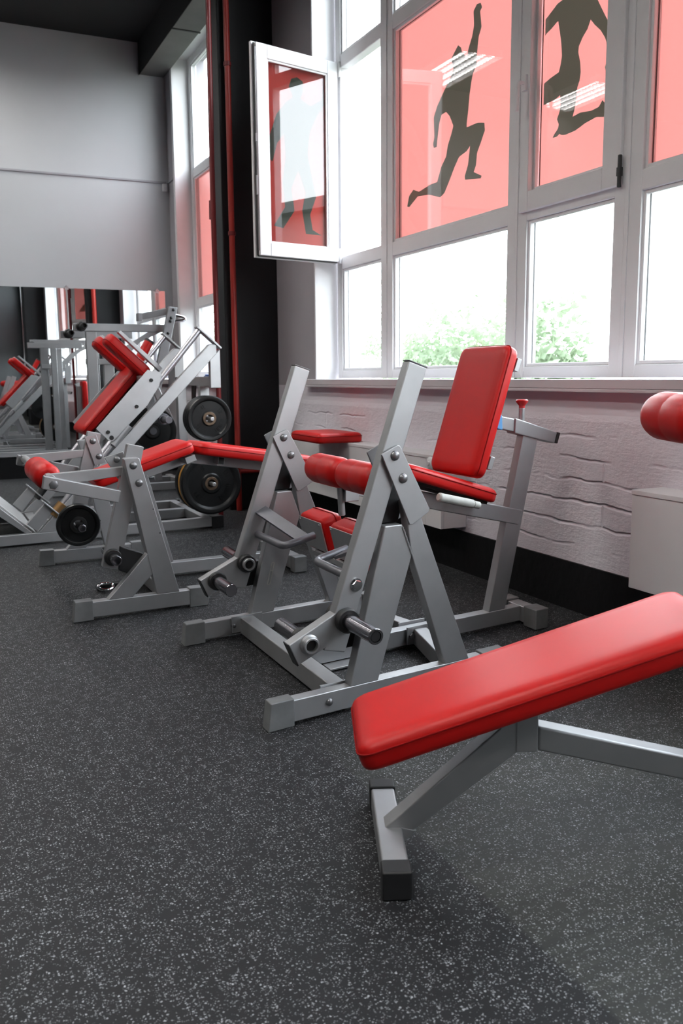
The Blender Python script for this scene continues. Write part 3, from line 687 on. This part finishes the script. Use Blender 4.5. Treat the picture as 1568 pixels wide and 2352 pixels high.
# seat
sd = Vector(F1.U)*.957+Vector((0, 0, -.29)); sn = Vector(F1.U)*.29+Vector((0, 0, .957))
cs = F1(.925, .435, .618)
pad('seat', P1, cs, sd, (0, 1, 0), sn, .47, .29, .055, .04)
obj('seat_beam', MB().prism(F1, [(.50, .690), (.50, .630), (1.36, .430), (1.385, .490), (.72, .640)], .410, .460), SILVER, P1, BV)
obj('seat_bracket', MB().box(F1, .76, 1.08, .33, .54, .588, .606) if False else MB().bar(cs-sd*.2-sn*.008, cs+sd*.2-sn*.008, .2, .014, sn), DARKM, P1, .001)
obj('side_grip', MB().cyl(F1(.800, .215, .617), F1(.965, .215, .577), .0165, 20, .006).cyl(F1(.965, .215, .577), F1(.995, .215, .569), .0135), GRIPM, P1)
obj('grip_rod', MB().sweep([F1(.96, .215, .578), F1(.99, .235, .571), F1(1.0, .41, .565)], .009, 10), SILVER, P1)
# thigh rollers on their post
obj('roller_post', MB().cyl(F1(.500, .435, .548), F1(.490, .435, .70), .0125), SILVER, P1)
obj('roller_holder', MB().box(F1, .50, .56, .405, .465, .60, .69), SILVER, P1, .003)
obj('roller_rod', MB().cyl(F1(.487, .10, .704), F1(.487, .66, .704), .012), CHROME, P1)
roller('thigh_roller', P1, F1(.487, .388, .706), F1(.487, .648, .706), .056)
roller('thigh_roller', P1, F1(.487, .120, .706), F1(.487, .378, .706), .056)
# shin pads on a folded stand
for va, vb in ((.620, .830), (.290, .535)):
    sh = obj('shin_plate', MB().prism(F1, [(.492, .492), (.498, .492), (.530, .372), (.524, .372)], va, vb), DARKM if False else SILVER, P1, .001)
    bl = MB()
    for v in (va+.012, vb-.012):
        for u, z in ((.494, .482), (.524, .384)): bl.dome(F1(u, v, z), (-1, 0, .2), .005, .004, 8)
    obj('screw', bl, BOLT, sh)
    a_ = Vector(F1.U)*.28+Vector((0, 0, -.96)); nn_ = Vector(F1.U)*.96+Vector((0, 0, .28))
    pad('shin_pad', P1, F1(.513, (va+vb)/2, .430)+nn_*.002, a_, (0, 1, 0), nn_, .150, vb-va+.012, .100, .022, .004)
obj('shin_stand', MB().prism(F1, [(.515, .36), (.575, .36), (.70, .075), (.635, .075)], .575, .585).box(F1, .515, .575, .42, .74, .345, .365), SILVER, P1, .002)
obj('shin_arm', MB().bar(F1(.665, .455, .05), F1(.665, .60, .05), .05, .05), SILVER, P1, .003)

# ================================================================== lying leg curl
t2 = R(2.5); F3 = Fr((.507, 3.824), (math.cos(t2), math.sin(t2)))
L3 = thing('leg_curl_machine', 'grey lying leg curl bench with peaked red pads and a red ankle roller', 'gym machine', F3(.6, .66, 0))
def curl_side(v, s, near, va=None):
    w0, w1 = sorted((v, v+s*.05))
    obj('foot_bar', MB().box(F3, .08, .53, w0, w1, .012, .082), SILVER, L3, BV)
    obj('foot_cap', tube_end_cap(MB(), F3, 0, .088, w0, w1, .09), DULL, L3, .004)
    obj('foot_cap', tube_end_cap(MB(), F3, .612, .525, w0, w1, .09), DULL, L3, .004)
    pst = obj('post', MB().prism(F3, [(.253, .697), (.258, .702), (.316, .702), (.321, .697), (.479, .08), (.374, .08)], w0, w1), SILVER, L3, BV)
    for u, z in ((.292, .669), (.314, .591)): obj('bolt', MB().dome(F3(u, v, z), (0, -s, 0), .017, .013), BOLT, pst, ang=60)
    hl = MB()
    for u, z in ((.372, .47), (.398, .36)): hl.cyl(F3(u, v+s*.002, z), F3(u, v-s*.0006, z), .003, 10, .0001)
    obj('hole', hl, DARKM, pst)
    obj('brace', MB().prism(F3, [(.152, .08), (.263, .08), (.385, .203), (.362, .298)], w0+.002, w1-.002), SILVER, L3, BV)
curl_side(0, 1, True)
curl_side(1.32, -1, False)
def curl_arm(v, s):
    a0, a1 = sorted((v, v+s*.042))
    obj('lever_arm', MB().prism(F3, [(.283, .757), (.287, .760), (.350, .745), (.355, .741), (.222, .197), (.146, .221)], a0, a1), SILVER, L3, BV)
    rb = obj('roller_bar', MB().prism(F3, [(-.083, .645), (-.093, .590), (.222, .508), (.236, .561)], *sorted((v-s*.05, v-s*.008))), SILVER, L3, BV)
    obj('bolt', MB().hexa(F3(-.046, v-s*.05, .606), (0, -s, 0), .019, .007), BOLT, rb)
    obj('tie_bar', MB().prism(F3, [(-.070, .645), (-.065, .590), (.255, .620), (.270, .660)], a0+.004, a1-.004), SILVER, L3, .003)
    hn = obj('weight_horn', MB().pipe(F3(.192, v-s*.0, .262), F3(.192, v-s*.10, .262), .023, .017), HORN, L3)
    obj('collar', MB().cyl(F3(.192, v, .262), F3(.192, v-s*.025, .262), .038, 28, .004), BLACK, hn)
    obj('inner_horn', MB().pipe(F3(.192, v+s*.04, .262), F3(.192, v+s*(.16 if s > 0 else .27), .262), .021, .015), HORN, hn)
    obj('rubber_stop', MB().prism(F3, [(.225, .31), (.33, .265), (.285, .165), (.215, .20)], *sorted((v-s*.01, v+s*.05))), BLACK, L3, .006)
curl_arm(.056, 1)
curl_arm(1.150, -1)
far = MB().prism(F3, [(.262, .730), (.325, .742), (.372, .585), (.310, .570)], 1.094, 1.102)
fp = obj('pivot_plate', far, SILVER, L3, .002)
for u, z in ((.306, .705), (.335, .620)): obj('bolt', MB().dome(F3(u, 1.094, z), (0, -1, 0), .017, .013), BOLT, fp, ang=60)
pk = obj('pivot_plate', MB().prism(F3, [(.190, .700), (.275, .722), (.30, .62), (.245, .60)], .12, .128), SILVER, L3, .002)
obj('bolt', MB().dome(F3(.245, .12, .688), (0, -1, 0), .015, .012), BOLT, pk, ang=60)
obj('roller_axle', MB().cyl(F3(-.05, .048, .622), F3(-.05, 1.16, .622), .021), SILVER, L3)
roller('ankle_roller', L3, F3(-.05, .150, .622), F3(-.05, .605, .622), .058)
# base
obj('cross_bar', MB().box(F3, .425, .480, .05, 1.27, .012, .078), SILVER, L3, BV)
obj('spine', MB().box(F3, .480, 1.225, .64, .695, .015, .080), SILVER, L3, BV)
obj('rear_foot', MB().box(F3, 1.225, 1.29, .46, .88, .012, .082), SILVER, L3, BV)
for a, b in ((.40, .465), (.875, .94)): obj('foot_cap', MB().box(F3, 1.22, 1.295, a, b, 0, .088), DULL, L3, .006)
obj('rear_post', MB().bar(F3(1.245, .667, .08), F3(1.405, .667, .53), .045, .06, (1, 0, 0)), SILVER, L3, BV)
obj('rear_bracket', MB().box(F3, 1.37, 1.44, .63, .705, .475, .525), SILVER, L3, .003)
obj('support_post', MB().bar(F3(.51, .667, .08), F3(.42, .667, .52), .045, .05, (1, 0, 0)), SILVER, L3, BV)
obj('support_post', MB().bar(F3(.60, .667, .08), F3(.48, .667, .55), .045, .04, (1, 0, 0)), SILVER, L3, BV)
obj('pad_beam', MB().prism(F3, [(.20, .50), (.72, .655), (1.42, .545), (1.42, .495), (.72, .600), (.21, .45)], .645, .69), SILVER, L3, BV)
# peaked bench pads
k1 = Vector(F3.U)*.954+Vector((0, 0, .30)); n1 = Vector(F3.U)*-.30+Vector((0, 0, .954))
pad('front_pad', L3, F3(.475, .66, .590), k1, (0, 1, 0), n1, .53, .31, .062, .04, .008)
k2 = Vector(F3.U)*.987+Vector((0, 0, -.16)); n2 = Vector(F3.U)*.16+Vector((0, 0, .987))
pad('rear_pad', L3, F3(1.075, .66, .600), k2, (0, 1, 0), n2, .70, .31, .062, .06, .010)
obj('pad_bracket', MB().bar(F3(.70, .525, .632), F3(.70, .80, .632), .055, .034, n1), SILVER, L3, .002)
obj('pad_bracket', MB().bar(F3(.875, .56, .612), F3(.875, .78, .612), .035, .040, n2), SILVER, L3, .002)
obj('tube_socket', MB().bar(F3(.875, .5585, .612), F3(.875, .562, .612), .029, .034, n2), DARKM, L3)
# elbow pads hang lower on each side
# ================================================================== decline bench in the foreground
b_ = R(-23.3); FB = Fr((.87, 1.62), (math.cos(b_), math.sin(b_)), (-math.sin(b_), math.cos(b_)))
DB = thing('decline_bench', 'red padded decline bench on a grey tube frame with black foot caps, nearest thing', 'gym bench', FB(.4, 0, 0))
ut = FB.U; vt = FB.V
sl = math.atan(.333); ud = ut*math.cos(sl)+Vector((0, 0, math.sin(sl))); un = ut*-math.sin(sl)+Vector((0, 0, math.cos(sl)))
top0 = FB(-.082, 0, .299)
pad('pad', DB, top0+ud*.405-un*.062, ud, vt, un, .81, .305, .062, .035, .008)
obj('pad_board', MB().bar(top0+ud*.02-un*.064, top0+ud*.79-un*.064, .24, .012, un), BLACK, DB, .002)
fb = obj('front_foot', MB().box(FB, -.028, .028, -.165, .165, .004, .058), SILVER, DB, .005)
for a, b in ((-.212, -.160), (.160, .208)): obj('foot_cap', MB().box(FB, -.031, .031, a, b, 0, .063), BLACK, DB, .005)
obj('front_leg', MB().prism(FB, [(-.012, .056), (.030, .03), (.283, .228), (.283, .305), (.262, .300)], -.026, .026), SILVER, DB, BV)
obj('leg_gusset', MB().prism(FB, [(.026, .058), (.028, .020), (.060, .05)], -.028, -.020), SILVER, DB, .001)
obj('pad_block', MB().box(FB, .277, .327, -.028, .028, .228, .372), SILVER, DB, BV)
obj('block_cap', MB().bar(FB(.275, 0, .368), FB(.330, 0, .386), .075, .014, un), BLACK, DB, .002)
obj('main_beam', MB().prism(FB, [(.327, .287), (.327, .230), (1.12, .045), (1.12, .100)], -.026, .026), SILVER, DB, .006)
obj('rear_foot', MB().box(FB, 1.10, 1.16, -.25, .25, .004, .060), SILVER, DB, .005)
for a, b in ((-.30, -.245), (.245, .30)): obj('foot_cap', MB().box(FB, 1.097, 1.163, a, b, 0, .065), BLACK, DB, .005)
obj('roller_upright', MB().bar(FB(.80, 0, .16), FB(.80, 0, .985), .05, .05, (1, 0, 0)), SILVER, DB, BV)
obj('pad_prop', MB().bar(FB(.735, 0, .19), FB(.735, 0, .500), .04, .04, (1, 0, 0)), SILVER, DB, BV)
obj('roller_rod', MB().cyl(FB(.745, -.30, .935), FB(.745, .34, .935), .013).bar(FB(.745, 0, .935), FB(.80, 0, .935), .03, .03), CHROME, DB)
roller('foot_roller', DB, FB(.705, .055, .945), FB(.705, .335, .945), .059)
roller('foot_roller', DB, FB(.705, -.335, .945), FB(.705, -.055, .945), .059)

# ================================================================== hack squat
t4 = R(4); FH = Fr((.35, 5.76), (math.cos(t4), math.sin(t4)))
H = thing('hack_squat_machine', 'grey hack squat machine with inclined chrome rails and red back and shoulder pads', 'gym machine', FH(.8, .5, 0))
for v in (0, .95):
    obj('base_rail', MB().box(FH, -.75, 1.405, v, v+.055, .012, .078), SILVER, H, BV)
    obj('foot_cap', MB().box(FH, 1.40, 1.49, v-.004, v+.059, 0, .084), BLACK, H, .005)
    obj('rail_beam', MB().prism(FH, [(.235, .078), (.345, .078), (1.475, 1.205), (1.475, 1.268), (1.425, 1.268)], v, v+.05), SILVER, H, BV)
    obj('guide_rail', MB().cyl(FH(.335, v+.025, .175), FH(1.365, v+.025, 1.365), .021), SATIN, H)
    obj('rail_plate', MB().prism(FH, [(1.336, 1.378), (1.344, 1.388), (1.512, 1.246), (1.504, 1.236)], v-.012, v+.062), SILVER, H, .002)
    up_post = MB().prism(FH, [(1.425, .972), (1.500, .972), (1.500, 1.235), (1.425, 1.16)], v+.002, v+.048)
    obj('rear_gusset', up_post, SILVER, H, BV)
    obj('stop_sleeve', MB().cyl(FH(.335, v+.025, .175), FH(.40, v+.025, .25), .034), BLACK if v else BRASS, H)
    obj('stop_plate', MB().prism(FH, [(.27, .275), (.276, .282), (.43, .135), (.424, .128)], v-.02, v+.075), SILVER, H, .002)
    obj('stop_tube', MB().prism(FH, [(.17, .14), (.23, .085), (.335, .21), (.285, .26)], v+.005, v+.05), SILVER, H, .003)
obj('rear_cross_bar', MB().box(FH, 1.345, 1.405, .055, .95, .012, .078), SILVER, H, BV)
obj('middle_rail', MB().box(FH, .30, 1.345, .51, .57, .012, .078), SILVER, H, BV)
obj('front_cross_bar', MB().box(FH, .24, .30, .055, .95, .012, .078), SILVER, H, BV)
obj('upper_cross_bar', MB().box(FH, 1.43, 1.495, .05, .95, .985, 1.05), SILVER, H, BV)
for v in (.165, .775):
    rp_ = obj('rear_post', MB().box(FH, 1.395, 1.465, v, v+.06, .078, .985), SILVER, H, BV)
    for z in (.33, .77):
        obj('storage_horn', MB().cyl(FH(1.372 if v < .5 else 1.40, v, z), FH(1.372 if v < .5 else 1.40, v-.35 if v < .5 else v+.06, z), .0135, 20, .003), PINM, rp_) if v < .5 else None
obj('foot_plate', MB().prism(FH, [(.205, .060), (.228, .072), (-.22, .500), (-.242, .488)], .045, .96), TREAD, H, .003)
obj('plate_side', MB().prism(FH, [(.19, .055), (.215, .066), (-.23, .485), (-.30, .45)], .02, .045), SILVER, H, .002)
obj('plate_prop', MB().bar(FH(-.2, .5, .45), FH(-.45, .5, .05), .06, .06), SILVER, H, BV)
# sled
sdir = Vector(FH.U)*.682+Vector((0, 0, .731)); snrm = Vector(FH.U)*-.731+Vector((0, 0, .682))
for v in (-.018, .975):
    sp = obj('sled_plate', MB().prism(FH, [(.629, .724), (.985, 1.098), (1.079, 1.072), (1.060, .995), (.975, .868), (.735, .640), (.705, .645)], v, v+.012), SILVER, H, .002)
    for u, z in ((.705, .700), (.900, .860), (1.005, 1.030)): obj('bolt', MB().hexa(FH(u, v, z), (0, -1, 0), .013, .010), DARKM, sp)
    obj('hole', MB().cyl(FH(.725, v-.001, .662), FH(.725, v+.004, .662), .016), DARKM, sp)
    obj('bearing_sleeve', MB().cyl(FH(.735, (v+.043) if v < .5 else v, .611), FH(.845, (v+.043) if v < .5 else v, .738), .034), SILVER, H)
    obj('bearing_sleeve', MB().cyl(FH(.675, (v+.043) if v < .5 else v, .542), FH(.730, (v+.043) if v < .5 else v, .605), .026), SATIN, H)
    obj('shoulder_bar', MB().prism(FH, [(.832, 1.345), (.850, 1.357), (1.128, 1.110), (1.108, 1.085)], v+.16 if v < .5 else v-.17, v+.22 if v < .5 else v-.11), SILVER, H, .003)
obj('sled_tie', MB().box(FH, .97, 1.03, -.006, .975, 1.00, 1.06), SILVER, H, BV)
obj('sled_tie', MB().box(FH, .70, .75, -.006, .975, .68, .73), SILVER, H, BV)
bcen = FH(.818, .475, .897)
pad('back_pad', H, bcen+snrm*-.02, sdir, (0, 1, 0), snrm, .62, .42, .065, .04, .010)
obj('back_board', MB().bar(bcen-snrm*.035-sdir*.28, bcen-snrm*.035+sdir*.28, .38, .016, snrm), SILVER, H, .002)
qd = Vector(FH.U)*.735+Vector((0, 0, -.678)); qn = Vector(FH.U)*-.678+Vector((0, 0, -.735))
for v in (.255, .665): pad('shoulder_pad', H, FH(.930, v, 1.222), qd, (0, 1, 0), qn, .36, .165, .085, .045, .014)
hd = obj('lock_handle', MB().cyl(FH(1.025, .55, 1.12), FH(1.135, .55, 1.30), .034), RED, H)
obj('handle_cap', MB().cyl(FH(1.133, .55, 1.297), FH(1.142, .55, 1.312), .036), BLACK, hd)
hh = obj('sled_horn', MB().cyl(FH(1.095, .22, .768), FH(1.095, -.10, .768), .0235), HANDLE, H)
obj('collar', MB().cyl(FH(1.095, .03, .768), FH(1.095, .08, .768), .040, 28, .006), HANDLE, hh)
obj('horn_bracket', MB().bar(FH(1.095, .23, .74), FH(1.00, .23, 1.04), .02, .07, (1, 0, 0)), SILVER, H, BV)

ph = obj('storage_horn', MB().cyl(FH(1.165, .955, .652), FH(1.165, .652, .652), .0275), HANDLE, H)
obj('horn_bracket', MB().bar(FH(1.165, .965, .62), FH(1.165, .965, .86), .02, .07, (1, 0, 0)), SILVER, H, BV)

# ================================================================== weight plates
big = disc_plate('weight_plate', 'largest black weight plate, outermost on the low storage horn of the hack squat', FH, 1.372, -.125, .33, .212, .045)
disc_plate('weight_plate', 'black weight plate with a yellow rim, second on the low storage horn', FH, 1.372, -.070, .33, .208, .040, rim=YELLOW, marks=False)
disc_plate('weight_plate', 'black weight plate on the low storage horn, innermost behind the yellow-rimmed one', FH, 1.372, .0, .33, .212, .045, src=big)
disc_plate('weight_plate', 'black weight plate, innermost on the low storage horn against the post', FH, 1.372, .06, .33, .212, .045, src=big) if False else None
up = disc_plate('weight_plate', 'smaller black weight plate, outermost on the upper storage horn of the hack squat', FH, 1.372, -.125, .77, .155, .034)
disc_plate('weight_plate', 'small black weight plate just behind the outermost one on the upper storage horn', FH, 1.372, -.085, .77, .155, .034, src=up)
disc_plate('weight_plate', 'small black weight plate innermost on the upper storage horn, touching the stack', FH, 1.372, -.045, .77, .155, .034, src=up)
disc_plate('weight_plate', 'black weight plate half hidden behind the inclined rail, on the far side of the hack squat sled', FH, 1.045, 1.03, .785, .178, .036, marks=False) if False else None
disc_plate('weight_plate', 'black weight plate half hidden behind the inclined rail, low on the mirror-side machine', FH, 1.165, .66, .652, .178, .036, marks=False, hub=BLACK)
disc_plate('weight_plate', 'small plain black weight plate hanging on the far lever of the leg curl machine', F3, .192, 1.0, .262, .116, .028, marks=False, hub=BLACK)

# ================================================================== plate-loaded row machine by the mirror
FM = Fr((0, 8.0), (1, 0))
Q = thing('lever_row_machine', 'tall grey plate-loaded lever machine with high horizontal arms, behind the hack squat at the mirror', 'gym machine', (1.6, 8.2, 0))
for v, u0, u1, za, zb_ in ((0, 1.205, 2.00, 1.452, 1.518), (.32, 1.142, 1.78, 1.405, 1.470)):
    lv = obj('lever_arm', MB().box(FM, u0, u1, v, v+.05, za, zb_), SILVER, Q, BV)
    hn = obj('weight_horn', MB().pipe(FM(u0+.062, v, (za+zb_)/2+.004), FM(u0+.062, v-.20, (za+zb_)/2+.004), .026, .018), BLACK, Q)
    obj('collar', MB().cyl(FM(u0+.062, v, (za+zb_)/2+.004), FM(u0+.062, v-.05, (za+zb_)/2+.004), .042, 28, .008), BLACK, hn)
obj('upright', MB().box(FM, 1.315, 1.405, .05, .11, .078, 1.452), SILVER, Q, BV)
obj('upright', MB().box(FM, 1.470, 1.560, .12, .18, .078, 1.405), SILVER, Q, BV)
obj('upright', MB().box(FM, 1.405, 1.47, .34, .40, .078, 1.405), SILVER, Q, BV)
obj('cross_tie', MB().box(FM, 1.315, 1.60, .10, .15, 1.165, 1.215), SILVER, Q, BV)
ps = obj('lever_post', MB().prism(FM, [(2.035, 1.675), (2.115, 1.668), (1.80, .40), (1.715, .40)], -.06, -.01), SILVER, Q, BV)
bl = MB()
for u, z in ((2.075, 1.645), (2.052, 1.575), (2.045, 1.545), (2.02, 1.44)): bl.dome(FM(u, -.06, z), (0, -1, 0), .014, .010)
obj('bolt', bl, DARKM, ps)
obj('handle_bar', MB().bar(FM(1.775, .02, 1.580), FM(2.06, -.02, 1.640), .04, .055), SILVER, Q, BV)
obj('handle_plate', MB().box(FM, 1.765, 1.80, -.02, .07, 1.545, 1.615), SILVER, Q, .002)
obj('handle', MB().sweep(corner([FM(2.08, -.03, 1.605), FM(2.185, -.03, 1.585), FM(2.185, -.03, 1.560), FM(2.06, -.03, 1.545)], .02), .014, 12), CHROME, Q)
obj('curved_brace', MB().prism(FM, [(1.86, 1.452), (1.97, 1.452), (1.78, 1.36), (1.60, 1.185), (1.52, 1.185), (1.66, 1.33)], .005, .045), SILVER, Q, BV)
obj('rear_brace', MB().bar(FM(1.80, -.35, .98), FM(2.18, -.35, .078), .05, .06), SILVER, Q, BV)
obj('base_rail', MB().box(FM, .95, 2.30, .04, .10, .012, .078), SILVER, Q, BV)
obj('base_rail', MB().box(FM, .95, 2.30, .55, .61, .012, .078), SILVER, Q, BV)
obj('cross_bar', MB().box(FM, 1.33, 1.39, -.40, .75, .012, .078).box(FM, 2.14, 2.20, -.40, .75, .012, .078), SILVER, Q, BV)
pad('seat', Q, FM(1.95, .25, .50), (1, 0, 0), (0, 1, 0), (0, 0, 1), .36, .28, .06)
pad('chest_pad', Q, FM(1.76, .25, .83), (0, 0, 1), (0, 1, 0), (1, 0, 0), .36, .24, .06)
obj('seat_post', MB().box(FM, 1.92, 1.98, .22, .28, .078, .50).box(FM, 1.70, 1.76, .22, .28, .078, .95), SILVER, Q, BV)
# ================================================================== small things on the floor
t = thing('pull_handle', 'small dark pull handle with a chrome ring on the floor under the leg curl frame', 'handle', (.74, 4.33, 0))
ringp = [(.735+.036*math.cos(a), 4.315+.030*math.sin(a), .030+.010*math.sin(a)) for a in [2*math.pi*k/28 for k in range(28)]]
obj('ring', MB().sweep(ringp, .008, 10, True), CHROME, t)
obj('grip', MB().cyl((.70, 4.365, .020), (.820, 4.380, .020), .020, 20, .005), BLACK, t)
obj('strap', MB().sweep(corner([(.705, 4.365, .022), (.72, 4.33, .036), (.79, 4.335, .036), (.815, 4.38, .022)], .02), .006, 8), STRAPM, t)
cp = [FH(.60+.10*k/30, .30, .315-.27*k/30+.0) for k in range(31)]
obj('safety_chain', MB().sweep([p+Vector((.003*math.sin(i*2.1), .003*math.cos(i*2.1), 0)) for i, p in enumerate(cp)], .0045, 8), SATIN, H)
